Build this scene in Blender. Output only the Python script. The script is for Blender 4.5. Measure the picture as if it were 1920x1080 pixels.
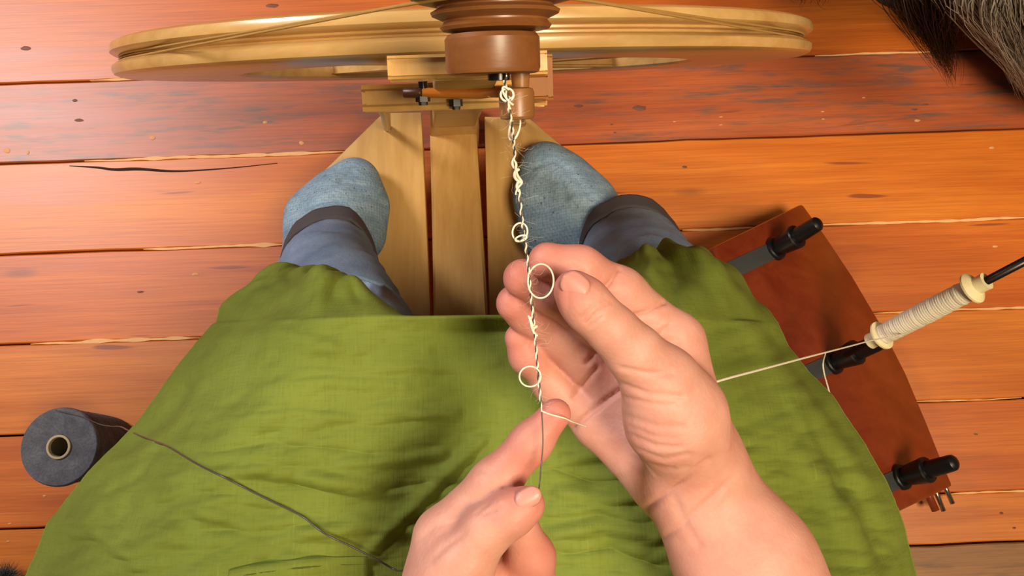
import bpy, bmesh, math, random
import numpy as np
from mathutils import Vector, Matrix, Euler, noise as mnoise
for o in list(bpy.data.objects): bpy.data.objects.remove(o)
S = bpy.context.scene; COL = S.collection
RNG = np.random.default_rng(7); random.seed(7)
PI = math.pi
# ---------------------------------------------------------------- camera, world, lights, exposure
F = 1530.0
CAM = Vector((0, 0, 0.95))
EUL = Euler((math.radians(10), 0, math.radians(-2.1)), 'XYZ')
cd = bpy.data.cameras.new('camera'); cd.sensor_width = 36; cd.lens = F/1920*36; cd.clip_start = .01
cam = bpy.data.objects.new('camera', cd); COL.objects.link(cam); cam.location = CAM; cam.rotation_euler = EUL; S.camera = cam
S.view_settings.view_transform = 'Standard'; S.view_settings.look = 'None'; S.view_settings.gamma = 1
S.view_settings.use_curve_mapping = False; S.view_settings.exposure = 0.0
w = bpy.data.worlds.new('room_light'); S.world = w; w.use_nodes = True
w.node_tree.nodes['Background'].inputs[0].default_value = (1.0, .82, .66, 1); w.node_tree.nodes['Background'].inputs[1].default_value = .08
def area(name, loc, target, size, power, col):
    d = bpy.data.lights.new(name, 'AREA'); d.shape = 'DISK'; d.size = size; d.energy = power; d.color = col
    o = bpy.data.objects.new(name, d); COL.objects.link(o); o.location = loc
    o.rotation_euler = (Vector(target)-Vector(loc)).to_track_quat('-Z', 'Y').to_euler(); return o
area('ceiling_lamp', (.62, -.46, 2.35), (.1, .2, .2), .70, 54, (1, .82, .56))
area('side_lamp', (-1.80, 1.22, 2.0), (-.1, .15, .1), .70, 54, (1, .95, .93))
# ---------------------------------------------------------------- coordinate helpers
R3 = EUL.to_matrix(); R3n = np.array(R3); CAMn = np.array(CAM)
def at(px, py, z):
    d = R3 @ Vector(((px-960)/F, (540-py)/F, -1)); return CAM + d*((z-CAM.z)/d.z)
def atd(px, py, dep): return CAM + (R3 @ Vector(((px-960)/F, (540-py)/F, -1)))*dep
def project(P):
    q = (np.asarray(P)-CAMn) @ R3n
    return np.stack([960+F*q[:, 0]/-q[:, 2], 540-F*q[:, 1]/-q[:, 2], -q[:, 2]], 1)
# ---------------------------------------------------------------- materials
def lin(c): return tuple(((v/255+.055)/1.055)**2.4 if v/255 > .04045 else v/255/12.92 for v in c)+(1,)
class NT:
    def __init__(s, name):
        s.m = bpy.data.materials.new(name); s.m.use_nodes = True; s.t = s.m.node_tree; s.b = s.t.nodes['Principled BSDF']
    def n(s, typ, **kw):
        nd = s.t.nodes.new(typ)
        for k, v in kw.items():
            if k.startswith('i_'):
                key = k[2:].replace('_', ' '); key = int(key) if key.isdigit() else key
                if hasattr(v, 'is_linked') or isinstance(v, bpy.types.NodeSocket): s.t.links.new(v, nd.inputs[key])
                else: nd.inputs[key].default_value = v
            else: setattr(nd, k, v)
        return nd
    def set(s, key, v):
        if isinstance(v, bpy.types.NodeSocket): s.t.links.new(v, s.b.inputs[key])
        else: s.b.inputs[key].default_value = v
    def coord(s, scale=(1, 1, 1), rot=(0, 0, 0), loc=(0, 0, 0)):
        c = s.n('ShaderNodeTexCoord'); mp = s.n('ShaderNodeMapping', i_Scale=scale, i_Rotation=rot, i_Location=loc)
        s.t.links.new(c.outputs['Object'], mp.inputs['Vector']); return mp.outputs[0]
    def noise(s, vec, scale, detail=4, rough=.6, dist=0):
        return s.n('ShaderNodeTexNoise', i_Vector=vec, i_Scale=scale, i_Detail=detail, i_Roughness=rough, i_Distortion=dist).outputs[0]
    def ramp(s, fac, stops):
        r = s.n('ShaderNodeValToRGB', i_Fac=fac); e = r.color_ramp.elements
        while len(e) < len(stops): e.new(.5)
        for el, (p, c) in zip(e, stops): el.position = p; el.color = c if len(c) == 4 else lin(c)
        return r.outputs[0]
    def mix(s, fac, a, b, blend='MIX'):
        m = s.n('ShaderNodeMix', data_type='RGBA', blend_type=blend)
        for i, v in ((0, fac), (6, a), (7, b)):
            if isinstance(v, bpy.types.NodeSocket): s.t.links.new(v, m.inputs[i])
            else: m.inputs[i].default_value = v
        return m.outputs[2]
    def bump(s, h, strength, dist):
        b = s.n('ShaderNodeBump', i_Height=h, i_Strength=strength, i_Distance=dist); s.t.links.new(b.outputs[0], s.b.inputs['Normal'])
BW = lambda v: (v, v, v, 1)
def plain(name, col, rough=.5, metal=0, spec=.5, bump=0, bs=300):
    t = NT(name); v = t.coord(); n = t.noise(v, bs)
    c = lin(col); t.set('Base Color', t.mix(n, tuple(x*.88 for x in c[:3])+(1,), tuple(min(1, x*1.12) for x in c[:3])+(1,)))
    t.set('Roughness', rough); t.set('Metallic', metal); t.set('Specular IOR Level', spec)
    if bump: t.bump(n, bump, .001)
    return t.m
def wood(name, dark, light, grain=(6, 60, 60), rough=.35, coat=.15, seed=0):
    t = NT(name); v = t.coord(grain, loc=(seed, seed*.7, 0)); a = t.noise(v, 1.2, 6, .62, .35)
    fine = t.noise(t.coord(tuple(g*5 for g in grain)), 1, 3, .6)
    c = t.ramp(a, [(.3, dark), (.7, light)])
    c = t.mix(t.ramp(fine, [(.35, BW(.22)), (.65, BW(0))]), c, lin(dark))
    t.set('Base Color', c); t.set('Roughness', rough); t.set('Coat Weight', coat); t.set('Coat Roughness', .25)
    t.bump(fine, .12, .0006); return t.m
def plank_mat(name, dark, light, seed, stain=0.0, stain_col=(70, 62, 62), edge=None, knots=.5, rough=.40, spots=0):
    """an old floor board: long grain, growth streaks, knots, grey weather stains"""
    t = NT(name); L = (seed*1.37, seed*3.1, 0)
    a = t.noise(t.coord((2.2, 38, 38), loc=L), 1, 6, .6, .6)
    c = t.ramp(a, [(.30, dark), (.52, tuple((x+y)/2 for x, y in zip(dark, light))), (.72, light)])
    f = t.noise(t.coord((9, 420, 420), loc=L), 1, 3, .65)
    c = t.mix(t.ramp(f, [(.30, BW(.38)), (.58, BW(0))]), c, lin(tuple(x*.72 for x in dark)))
    sl = t.noise(t.coord((7, 95, 95), loc=(L[0]+4, L[1], 0)), 1, 2, .5, .3)           # dark resin slits
    c = t.mix(t.ramp(sl, [(.71, BW(0)), (.76, BW(.75))]), c, lin((122, 52, 24)))
    k = t.n('ShaderNodeTexVoronoi', i_Vector=t.coord((3.1, 11.5, 11.5), loc=L), i_Scale=1.0, i_Randomness=1.0).outputs['Distance']
    c = t.mix(t.ramp(k, [(.035, BW(knots)), (.085, BW(0))]), c, lin((104, 60, 42)))
    if stain:
        s1 = t.noise(t.coord((6, 34, 34), loc=(L[0]+9, L[1]+2, 0)), 1, 5, .62, .4)
        s2 = t.noise(t.coord((14, 110, 110), loc=L), 1, 4, .6, .2)
        m = t.ramp(s1, [(.5-.16*stain, BW(0)), (.72-.14*stain, BW(.85))])
        m2 = t.ramp(s2, [(.48, BW(.15)), (.62, BW(1))])
        c = t.mix(t.mix(1.0, m, m2, 'MULTIPLY'), c, lin(stain_col))
    t.set('Base Color', c); t.set('Roughness', t.n('ShaderNodeMapRange', i_Value=a, i_3=rough-.06, i_4=rough+.1).outputs[0])
    t.set('Specular IOR Level', .5); t.set('Coat Weight', .25); t.set('Coat Roughness', .42); t.bump(f, .15, .0006); return t.m
M = {}
M['maple'] = wood('maple_wood', (196, 148, 84), (222, 180, 112), (40, 5, 40))
M['maple_wheel'] = wood('maple_wheel_wood', (186, 142, 82), (212, 172, 110), (5, 60, 60), .28, .35, 3)
M['maple_beam'] = wood('maple_beam_wood', (196, 146, 80), (220, 176, 106), (60, 5, 60), .34, .2, 5)
M['cherry'] = wood('cherry_wood', (112, 66, 30), (140, 88, 44), (12, 60, 60), .42, .15, 2)
M['cherry_pale'] = wood('pale_cherry_wood', (132, 84, 42), (164, 112, 62), (60, 20, 60), .42, .15, 4)
M['orange_dowel'] = wood('orange_dowel_wood', (178, 98, 24), (206, 128, 44), (8, 80, 80), .3, .3, 6)
M['amber'] = wood('shaded_amber_wood', (140, 84, 32), (168, 106, 46), (40, 20, 60), .6, 0, 9)  # amber tone taken darker so the cheek's shade sits in the wood colour
M['dark_dowel'] = plain('dark_stained_dowel', (74, 36, 16), .4)
M['kate'] = wood('red_cherry_board', (112, 40, 18), (144, 60, 30), (14, 26, 26), .3, .3, 8)
M['black'] = plain('black_rubber', (16, 15, 15), .38, bump=.1)
M['black_metal'] = plain('black_bearing', (22, 21, 20), .25, .3)
M['steel'] = plain('bright_steel', (196, 186, 168), .22, 1)
M['dark_steel'] = plain('dark_steel_rod', (70, 62, 58), .3, .9)
M['slot'] = plain('grey_slot_metal', (74, 78, 80), .45, .2)
M['nylon'] = plain('amber_nylon', (214, 176, 106), .3)
M['band'] = plain('tan_drive_cord', (176, 138, 78), .37)
M['ivory'] = plain('ivory_plastic', (240, 226, 178), .35)
M['cream_yarn'] = plain('cream_wool_yarn', (232, 220, 196), .85, spec=.1, bump=.6, bs=900)
M['white_yarn'] = plain('white_wool_single', (238, 228, 208), .85, spec=.1)
M['grey_yarn'] = plain('dark_grey_thread', (70, 64, 62), .4, spec=.7)
M['tube'] = plain('grey_cardboard', (176, 158, 128), .8)
M['tube_in'] = plain('shaded_cardboard', (84, 70, 48), .9)  # cardboard darkened: shade inside the tube is put into the colour
M['filler'] = plain('splintered_pale_wood', (232, 176, 116), .7, bump=.4, bs=120)
M['subfloor'] = plain('dark_subfloor', (44, 22, 12), .9)
M['nail'] = plain('nail_hole_chip', (216, 152, 98), .6)
M['nail_dark'] = plain('knot_wood', (112, 66, 46), .6)
M['fleece_dark'] = plain('dark_brown_grey_wool', (62, 48, 42), .8, spec=.2)
M['fleece_light'] = plain('silver_grey_wool', (178, 168, 154), .75, spec=.2)
M['fleece_core'] = plain('fleece_base', (46, 40, 36), .95, bump=.6, bs=160)
def spool_mat():
    t = NT('slate_grey_cotton'); v = t.coord()
    n = t.noise(t.coord((1, 1, 1)), 420, 3); g = t.noise(v, 60, 3)
    c = t.ramp(g, [(.3, (84, 84, 92)), (.7, (112, 112, 120))]); c = t.mix(t.ramp(n, [(.4, BW(.35)), (.6, BW(0))]), c, lin((60, 60, 68)))
    t.set('Base Color', c); t.set('Roughness', .9); t.set('Specular IOR Level', .15); t.bump(n, .6, .001); return t.m
M['spool'] = spool_mat()
def linen():
    t = NT('green_linen')
    a = t.noise(t.coord((900, 60, 90)), 1, 3, .6); b = t.noise(t.coord((60, 900, 90)), 1, 3, .6)
    fine = t.n('ShaderNodeMath', operation='ADD', i_0=a, i_1=b).outputs[0]
    big = t.noise(t.coord(), 9, 4, .6)
    c = t.ramp(big, [(.3, (102, 114, 42)), (.7, (124, 136, 55))])
    c = t.mix(t.ramp(fine, [(.78, BW(.22)), (1.0, BW(0))]), c, lin((84, 94, 26)))
    c = t.mix(t.ramp(a, [(.66, BW(0)), (.76, BW(.3))]), c, lin((150, 162, 84)))
    t.set('Base Color', c); t.set('Roughness', .85); t.set('Specular IOR Level', .2)
    t.bump(fine, .3, .0008); return t.m
M['linen'] = linen()
def denim():
    t = NT('faded_blue_denim'); big = t.noise(t.coord((1, 1, .5)), 26, 4); f = t.noise(t.coord((1, 1, 1)), 700, 2)
    c = t.ramp(big, [(.3, (96, 120, 148)), (.72, (138, 162, 190))]); c = t.mix(t.ramp(f, [(.4, BW(.3)), (.6, BW(0))]), c, lin((76, 94, 120)))
    t.set('Base Color', c); t.set('Roughness', .85); t.bump(f, .4, .0008); return t.m
M['denim'] = denim()
M['denim_hem'] = plain('shaded_denim_hem', (72, 68, 72), .9, bump=.5, bs=500)  # denim darkened: the shade at the cuff opening is painted in
def knit():
    t = NT('blue_tweed_knit')
    wv = t.n('ShaderNodeTexVoronoi', i_Vector=t.coord((430, 330, 330)), i_Scale=1.0, i_Randomness=.35).outputs['Distance']
    big = t.noise(t.coord((1, 2.5, 1)), 30, 3); sp = t.noise(t.coord(), 330, 2)
    c = t.ramp(big, [(.3, (124, 150, 172)), (.7, (160, 184, 200))])
    c = t.mix(t.ramp(wv, [(.35, BW(0)), (.8, BW(.55))]), c, lin((86, 108, 132)))
    c = t.mix(t.ramp(sp, [(.66, BW(0)), (.71, BW(.8))]), c, lin((40, 48, 62)))
    t.set('Base Color', c); t.set('Roughness', .95); t.set('Specular IOR Level', .1); t.bump(wv, -.7, .0016); return t.m
M['knit'] = knit()
def skin():
    t = NT('skin')
    at_ = t.n('ShaderNodeAttribute', attribute_name='flush').outputs['Fac']
    mot = t.noise(t.coord(), 70, 4, .6); fine = t.noise(t.coord(), 900, 3, .6)
    c = t.ramp(mot, [(.3, (202, 142, 124)), (.7, (216, 162, 144))])
    c = t.mix(at_, c, lin((198, 104, 96)))
    t.set('Base Color', c); t.set('Roughness', .52); t.set('Specular IOR Level', .32)
    t.set('Subsurface Weight', .06); t.set('Subsurface Radius', (.012, .004, .002)); t.set('Subsurface Scale', .5)
    cr = t.n('ShaderNodeTexVoronoi', i_Vector=t.coord(), i_Scale=620.0).outputs['Distance']
    h = t.n('ShaderNodeMath', operation='ADD', i_0=cr, i_1=fine).outputs[0]
    t.bump(h, .12, .0006); return t.m
M['skin'] = skin()
M['nailskin'] = plain('fingernail', (214, 146, 134), .36, spec=.35)
# ---------------------------------------------------------------- object helpers
def tag(o, label=None, cat=None, group=None, kind=None):
    for k, v in (('label', label), ('category', cat), ('group', group), ('kind', kind)):
        if v: o[k] = v
    return o
def empty(name, loc, label=None, cat=None, **kw):
    o = bpy.data.objects.new(name, None); COL.objects.link(o); o.location = loc; o.empty_display_size = .02
    return tag(o, label, cat, **kw)
def wloc(o):
    m = Matrix.Identity(4)
    ch = []
    while o: ch.append(o); o = o.parent
    for q in reversed(ch):
        if q.parent: m = m @ q.matrix_parent_inverse
        m = m @ Matrix.LocRotScale(q.location, q.rotation_euler, q.scale)
    return m
def link(name, me, mat, parent=None, smooth=True):
    o = bpy.data.objects.new(name, me); COL.objects.link(o)
    for m_ in (mat if isinstance(mat, list) else [mat]): me.materials.append(m_)
    if smooth: me.polygons.foreach_set('use_smooth', [True]*len(me.polygons))
    if parent: o.parent = parent; o.matrix_parent_inverse = wloc(parent).inverted()
    return o
def mk(name, V, Fc, mat, parent=None, smooth=True):
    """mesh with its origin at the middle of its box"""
    V = np.asarray([tuple(v) for v in V] if not isinstance(V, np.ndarray) else V, dtype=float)
    me = bpy.data.meshes.new(name); c = (V.min(0)+V.max(0))/2
    me.from_pydata((V).tolist(), [], [tuple(f) for f in Fc]); me.update()
    return link(name, me, mat, parent, smooth)
def from_bm(name, bm, mat, parent=None, smooth=False, angle=None):
    bmesh.ops.recalc_face_normals(bm, faces=bm.faces); me = bpy.data.meshes.new(name); bm.to_mesh(me); bm.free()
    o = link(name, me, mat, parent, smooth or angle is not None)
    if angle is not None:
        bmx = bmesh.new(); bmx.from_mesh(me)
        for e in bmx.edges: e.smooth = len(e.link_faces) == 2 and e.calc_face_angle(0) < math.radians(angle)
        bmx.to_mesh(me); bmx.free()
    return o
def box(name, c, ax, ay, az, mat, parent=None, bev=.002):
    """oriented box, half-extent vectors"""
    bm = bmesh.new(); bmesh.ops.create_cube(bm, size=2)
    bm.transform(Matrix.Translation(Vector(c)) @ Matrix((Vector(ax), Vector(ay), Vector(az))).transposed().to_4x4())
    if bev: bmesh.ops.bevel(bm, geom=bm.edges[:], offset=bev, segments=2, affect='EDGES', profile=.5)
    return from_bm(name, bm, mat, parent, angle=40)
def prism(name, top, thick, mat, parent=None, bev=.002):
    bm = bmesh.new(); vs = [bm.verts.new(p) for p in top]; f = bm.faces.new(vs)
    r = bmesh.ops.extrude_face_region(bm, geom=[f]); bmesh.ops.translate(bm, verts=[g for g in r['geom'] if isinstance(g, bmesh.types.BMVert)], vec=thick)
    bmesh.ops.recalc_face_normals(bm, faces=bm.faces)
    if bev:
        es = [e for e in bm.edges if len(e.link_faces) == 2 and e.calc_face_angle(0) > .3]
        bmesh.ops.bevel(bm, geom=es, offset=bev, segments=2, affect='EDGES', profile=.5)
    return from_bm(name, bm, mat, parent, angle=40)
def frame_of(d):
    d = Vector(d).normalized(); u = d.orthogonal().normalized(); return u, d.cross(u), d
def lathe(name, o, axis, prof, mat, parent=None, seg=48, closed=False, angle=35):
    u, v, d = frame_of(axis); o = Vector(o); bm = bmesh.new(); rows = []
    for (a, r) in prof:
        rows.append([bm.verts.new(o+d*a+(u*math.cos(2*PI*k/seg)+v*math.sin(2*PI*k/seg))*max(r, 1e-5)) for k in range(seg)])
    n = len(rows)
    for i in range(n if closed else n-1):
        A, B = rows[i], rows[(i+1) % n]
        for k in range(seg): bm.faces.new((A[k], A[(k+1) % seg], B[(k+1) % seg], B[k]))
    if not closed:
        for rw in (rows[0], rows[-1]): bm.faces.new(rw)
    return from_bm(name, bm, mat, parent, angle=angle)
def resample(P, n):
    P = np.array([tuple(p) for p in P], float); m = len(P)
    if m == 2: t = np.linspace(0, 1, n)[:, None]; return P[0]*(1-t)+P[1]*t
    Q = np.vstack([2*P[0]-P[1], P, 2*P[-1]-P[-2]]); d = np.r_[0, np.cumsum(np.linalg.norm(np.diff(P, axis=0), axis=1))]
    out = []
    for s in np.linspace(0, d[-1], n):
        i = min(int(np.searchsorted(d, s, 'right')-1), m-2); t = (s-d[i])/max(d[i+1]-d[i], 1e-9); p0, p1, p2, p3 = Q[i:i+4]
        out.append(.5*((2*p1)+(-p0+p2)*t+(2*p0-5*p1+4*p2-p3)*t*t+(-p0+3*p1-3*p2+p3)*t**3))
    return np.array(out)
def tube_geo(P, r, seg=6, off=0, closed=False):
    P = np.asarray(P, float); n = len(P); r = np.atleast_1d(np.asarray(r, float))
    r = np.interp(np.linspace(0, 1, n), np.linspace(0, 1, len(r)), r) if len(r) > 1 else np.full(n, r[0])
    T = np.gradient(P, axis=0)
    if closed: T = np.roll(P, -1, 0)-np.roll(P, 1, 0)
    T /= np.linalg.norm(T, axis=1)[:, None]+1e-12
    u = np.cross(T[0], [.3, .5, .81]); u /= np.linalg.norm(u); V = []
    for i in range(n):
        u = u-T[i]*np.dot(u, T[i]); u /= np.linalg.norm(u)+1e-12; v = np.cross(T[i], u)
        a = np.arange(seg)*2*PI/seg; V.append(P[i]+r[i]*(np.cos(a)[:, None]*u+np.sin(a)[:, None]*v))
    V = np.concatenate(V); Fc = []
    for i in range(n if closed else n-1):
        j = (i+1) % n
        for k in range(seg): Fc.append((off+i*seg+k, off+i*seg+(k+1) % seg, off+j*seg+(k+1) % seg, off+j*seg+k))
    if not closed:
        Fc.append(tuple(off+k for k in range(seg))[::-1]); Fc.append(tuple(off+(n-1)*seg+k for k in range(seg)))
    return V, Fc
def tube(name, P, r, mat, parent=None, seg=8, n=None, closed=False):
    P = resample(P, n) if n else np.array([tuple(p) for p in P]); V, Fc = tube_geo(P, r, seg, 0, closed); return mk(name, V, Fc, mat, parent)
def fbm(x, y, z=0, o=3): return mnoise.fractal(Vector((x, y, z)), 1.0, 2.0, o)
# ================================================================ FLOOR
floor = mk('floor', [(-3, -3, -.05), (3, -3, -.05), (3, 3, -.05), (-3, 3, -.05), (-3, -3, -.021), (3, -3, -.021), (3, 3, -.021), (-3, 3, -.021)],
           [(0, 3, 2, 1), (4, 5, 6, 7), (0, 1, 5, 4), (1, 2, 6, 5), (2, 3, 7, 6), (3, 0, 4, 7)], M['subfloor'], smooth=False)
tag(floor, kind='structure')
jy = [at(960, p, 0).y for p in (-330, -198, -36, 124, 274, 443, 612, 782, 956, 1052)]
step = .103
ys = [jy[0]+step*k for k in (12, 11, 10, 9, 8, 7, 6, 5, 4, 3, 2, 1)] + jy + [jy[-1]-step*k for k in range(1, 6)]
ys = sorted(ys, reverse=True)
O1, O2 = (176, 70, 20), (214, 100, 36)
pm = {}
def kind_of(ytop):
    p = project([(0, ytop, 0)])[0][1]
    if 90 < p < 160: return 'weathered'
    if 1030 < p: return 'rough'
    return 'orange'
tones = [((188, 96, 24), (222, 130, 34)), ((196, 96, 20), (228, 132, 32)), ((184, 84, 18), (218, 116, 28)), ((192, 98, 24), (224, 130, 34)), ((180, 84, 22), (216, 116, 32))]
for i in range(len(ys)-1):
    yt, yb = ys[i], ys[i+1]; k = kind_of(yt)
    if k == 'weathered': mat = plank_mat('weathered_board', (166, 76, 36), (200, 102, 50), i, .85, (98, 80, 70), knots=.7)
    elif k == 'rough': mat = plank_mat('rough_board', (138, 92, 54), (178, 124, 74), i, .7, (84, 62, 44), rough=.6)
    else: mat = plank_mat('orange_board', *tones[i % 5], i*2.3, knots=.5)
    nx = 110; X = np.linspace(-1.9, 1.9, nx); g = .0011
    V = []; Fc = []
    for a, x in enumerate(X):
        e1 = yt-g+.0009*fbm(x*14, i*5.1)+.0006*fbm(x*60, i); e2 = yb+g+.0009*fbm(x*14, i*5.1+5.1)+.0006*fbm(x*60, i+.5)
        zz = .0005*fbm(x*2, i*3)
        V += [(x, e1, -.02), (x, e1, -.0012), (x, e1-.0014, zz), (x, e2+.0014, zz), (x, e2, -.0012), (x, e2, -.02)]
        if a:
            b = (a-1)*6; c = a*6
            for q in range(5): Fc.append((b+q, c+q, c+q+1, b+q+1))
    mk('plank', V, Fc, mat, floor, smooth=False)
# pale splinters left along some joints
def splinter(jline, x0, x1, wmax):
    """px range along a joint (y index in jy)"""
    y = jy[jline]; a = at(x0, 0, 0).x; xs = None
    P0 = [p for p in np.linspace(x0, x1, int(abs(x1-x0)/7)+3)]
    V = []; Fc = []
    pym = project([(0, y, 0)])[0][1]
    A = at(x0, pym, 0).x; B = at(x1, pym, 0).x
    for q, x in enumerate(np.linspace(A, B, len(P0))):
        t = q/(len(P0)-1); w_ = wmax*(.25+.75*abs(fbm(x*22, jline*7.7)))*min(1, 6*t, 6*(1-t))+.0006
        c = y+.0012*fbm(x*16, jline*3.3+1)
        V += [(x, c-w_/2, .0006), (x, c+w_/2, .0006), (x, c+w_/2, -.004), (x, c-w_/2, -.004)]
        if q:
            b = (q-1)*4; d = q*4
            for s in range(4): Fc.append((b+s, d+s, d+(s+1) % 4, b+(s+1) % 4))
    mk('wood_splinter', V, Fc, M['filler'], floor, smooth=False)
for j, a, b, w_ in ((6, 60, 380, .006), (5, 270, 545, .0055), (5, 1280, 1415, .007), (5, 1525, 1960, .006), (6, 1640, 1960, .004), (3, 1530, 1760, .004),
                    (4, 160, 660, .006), (3, 170, 420, .003), (8, 1780, 1960, .003), (7, 1700, 1920, .0016)): splinter(j, a, b, w_)
# chips, knot holes and nail heads on the boards
for (px, py, rx, ry, m) in ((1690, 1062-80, 3, 2, 0), (1866, 472-10, 8, 4, 1), (1620, 183, 5, 2, 1), (1720, 226, 9, 4, 1), (1543, 209, 6, 2, 1), (1544, 223, 5, 2, 1),
        (1265, 228, 6, 2, 1), (1352, 219, 6, 2, 1), (1352, 234, 6, 2, 1), (1284, 313, 9, 4, 0), (1860, 277, 8, 4, 1), (1147, 233, 5, 2, 0), (1153, 248, 5, 2, 0),
        (285, 258, 9, 7, 1), (12, 282, 10, 8, 1), (52, 286, 4, 6, 1), (565, 268, 8, 6, 1), (497, 229, 7, 5, 1), (366, 514, 10, 5, 1), (370, 342, 10, 4, 1), (140, 188, 9, 4, 0), (147, 225, 16, 5, 0),
        (48, 90, 15, 7, 0), (510, 10, 20, 7, 0), (263, 547, 10, 3, 0), (83, 930, 5, 3, 1), (18, 982, 5, 2, 1), (15, 1015, 5, 2, 1), (1878, 962, 6, 3, 0), (1902, 990, 5, 3, 0), (1830, 814, 7, 2, 0),
        (1085, 198, 14, 4, 0), (1200, 202, 20, 8, 0), (1735, 196, 12, 3, 0), (1715, 205, 10, 3, 0)):
    c = at(px, py, .0007); s = .62/F; n = 10
    V = [(c.x, c.y, .0014)]+[(c.x+rx*s*math.cos(q*2*PI/n)*(.8+.4*random.random()), c.y+ry*s*math.sin(q*2*PI/n)*(.8+.4*random.random()), .0003) for q in range(n)]
    mk('nail_head' if m else 'knot', V, [(0, q+1, (q+1) % n+1) for q in range(n)], M['nail' if m else 'nail_dark'], floor)
# the long split in the board at the left
sp = [at(x, y, .0) for x, y in ((130, 311), (180, 314), (215, 318), (260, 317), (330, 321), (420, 316), (520, 306))]
tube('floor_crack', sp, [.0005, .0014, .0020, .0016, .0010, .0008, .0006, .0004], M['subfloor'], floor, seg=6, n=60)
# ================================================================ SPINNING WHEEL
C0 = atd(877, 103, .606)
vC = CAM-C0
L = math.atan2(.26, .55)
best = min(np.linspace(.2, .6, 400), key=lambda q: abs(vC.dot(Vector((0, -math.cos(q), -math.sin(q)))) - .047*vC.length))
U = Vector((1, 0, 0)); Aup = Vector((0, -math.sin(best), math.cos(best))); Nn = Vector((0, -math.cos(best), -math.sin(best)))
def wp(u, h, d): return C0+U*u+Aup*h+Nn*d
base = at(860, 235, 0)
wheel = empty('spinning_wheel', base, 'leaning maple spinning wheel with double treadles and brown whorls in front of the sitter', 'spinning wheel')
RW = .2405
AX = .76
prof = [(-.014, .163), (-.014, .236), (-.012, .2395), (-.009, RW), (-.0055, RW), (-.0035, .2385), (-.0022, .2335), (-.0008, .2335), (0, .236), (.0008, .2335), (.0022, .2335), (.0035, .2385), (.0055, RW), (.009, RW), (.012, .2395), (.014, .236), (.014, .163), (.012, .161), (-.012, .161)]
dw = lathe('drive_wheel', C0, Nn, [(a*AX, r_) for a, r_ in prof], M['maple_wheel'], wheel, 160, True, 30)
for k in range(4):
    an = PI/4+k*PI/2; dr = U*math.cos(an)+Aup*math.sin(an); tn = U*-math.sin(an)+Aup*math.cos(an)
    box('spoke', C0+dr*.094, dr*.0685, tn*.011, Nn*.007, M['maple_wheel'], dw, .002)
lathe('hub', C0, Nn, [(-.016, .02), (-.014, .026), (.012, .026), (.014, .02), (.016, .018)], M['maple_wheel'], dw, 32)
lathe('axle', wp(0, 0, .012), Nn, [(0, .005), (.016, .005)], M['steel'], wheel, 16)
# flyer whorl : three stepped pulleys
WC = atd(929, 33, .262)
wpx = .262/F
wh = lathe('whorl', WC, Nn, [(-.0090, .020), (-.0086, .0265), (-.0068, .0278), (-.0054, .0262), (-.0036, .0186), (-.0030, .0186), (-.0018, .0208), (-.0008, .0204), (.0008, .0168), (.0014, .0168), (.0028, .0180), (.0038, .0172), (.0046, .013), (.0052, .006)], M['cherry'], wheel, 72, angle=28)
lathe('flyer_shaft', WC, Nn, [(-.03, .0045), (.004, .0066), (.012, .0066)], M['black_metal'], wheel, 24)
FB = atd(924, 108, .262)
fb = lathe('front_bearing', FB, Nn, [(-.0075, .012), (-.0072, .0142), (-.0058, .0152), (.0034, .0152), (.0048, .0147), (.0052, .0134), (.0052, .006)], M['cherry'], wheel, 48, angle=28)
lathe('orifice', atd(935, 141, .2600), Nn, [(-.003, .0036), (.0016, .0036), (.0017, .0026), (-.0025, .0024)], M['black_metal'], wheel, 28)
tube('orifice_ring', [atd(949, y, .2563) for y in (131, 150)], .0006, M['steel'], wheel, 8)
lathe('tension_stem', atd(975, 125, .268), Nn, [(0, .0034), (.009, .0026)], M['cherry_pale'], wheel, 20)
lathe('tension_knob', atd(969, 194, .262), Nn, [(-.0050, .0040), (-.0046, .0052), (-.0034, .0057), (.0040, .0057), (.0048, .0052), (.0050, .0046)], M['cherry_pale'], wheel, 32, angle=28)
ma_, mb_ = atd(926, 104, .268), atd(905, 112, .318)
box('maiden_arm', (ma_+mb_)/2, U*.011, (mb_-ma_)/2, Nn*.0032, M['cherry'], wheel, .001)
# drive cords: wheel groove to whorl groove
for k, (rw_, aw, ax) in enumerate(((.0262, -.0045, -.0015), (.0262, -.0048, .0015))):
    rim = .2352; pts = []
    Wl = Vector(((WC-C0).dot(U), (WC-C0).dot(Aup)))
    def wpt(ang): return wp(rim*math.cos(ang), rim*math.sin(ang), ax)
    dl_ = (WC-C0); Dw = math.hypot(dl_.dot(U), dl_.dot(Aup)); th = PI/2-math.acos((rim-.0225)/Dw); ths = math.sin(th); thc = math.cos(th)
    arc = [wpt(a) for a in np.linspace(PI-th, 2*PI+th, 90)]
    wl = WC+U*(-.0225*thc)+Aup*(.0225*ths)+Nn*aw; wr = WC+U*(.0225*thc)+Aup*(.0225*ths)+Nn*aw
    top = [WC+U*(.0225*math.cos(a))+Aup*(.0225*math.sin(a))+Nn*aw for a in np.linspace(th+.1, PI-th-.1, 10)]
    path = [Vector(p) for p in resample([wl, arc[0]], 30)[:-1]]+arc+[Vector(p) for p in resample([arc[-1], wr], 30)[1:-1]]+top
    tube('drive_cord', path, .0006, M['band'], wheel, 6, closed=True)
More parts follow.
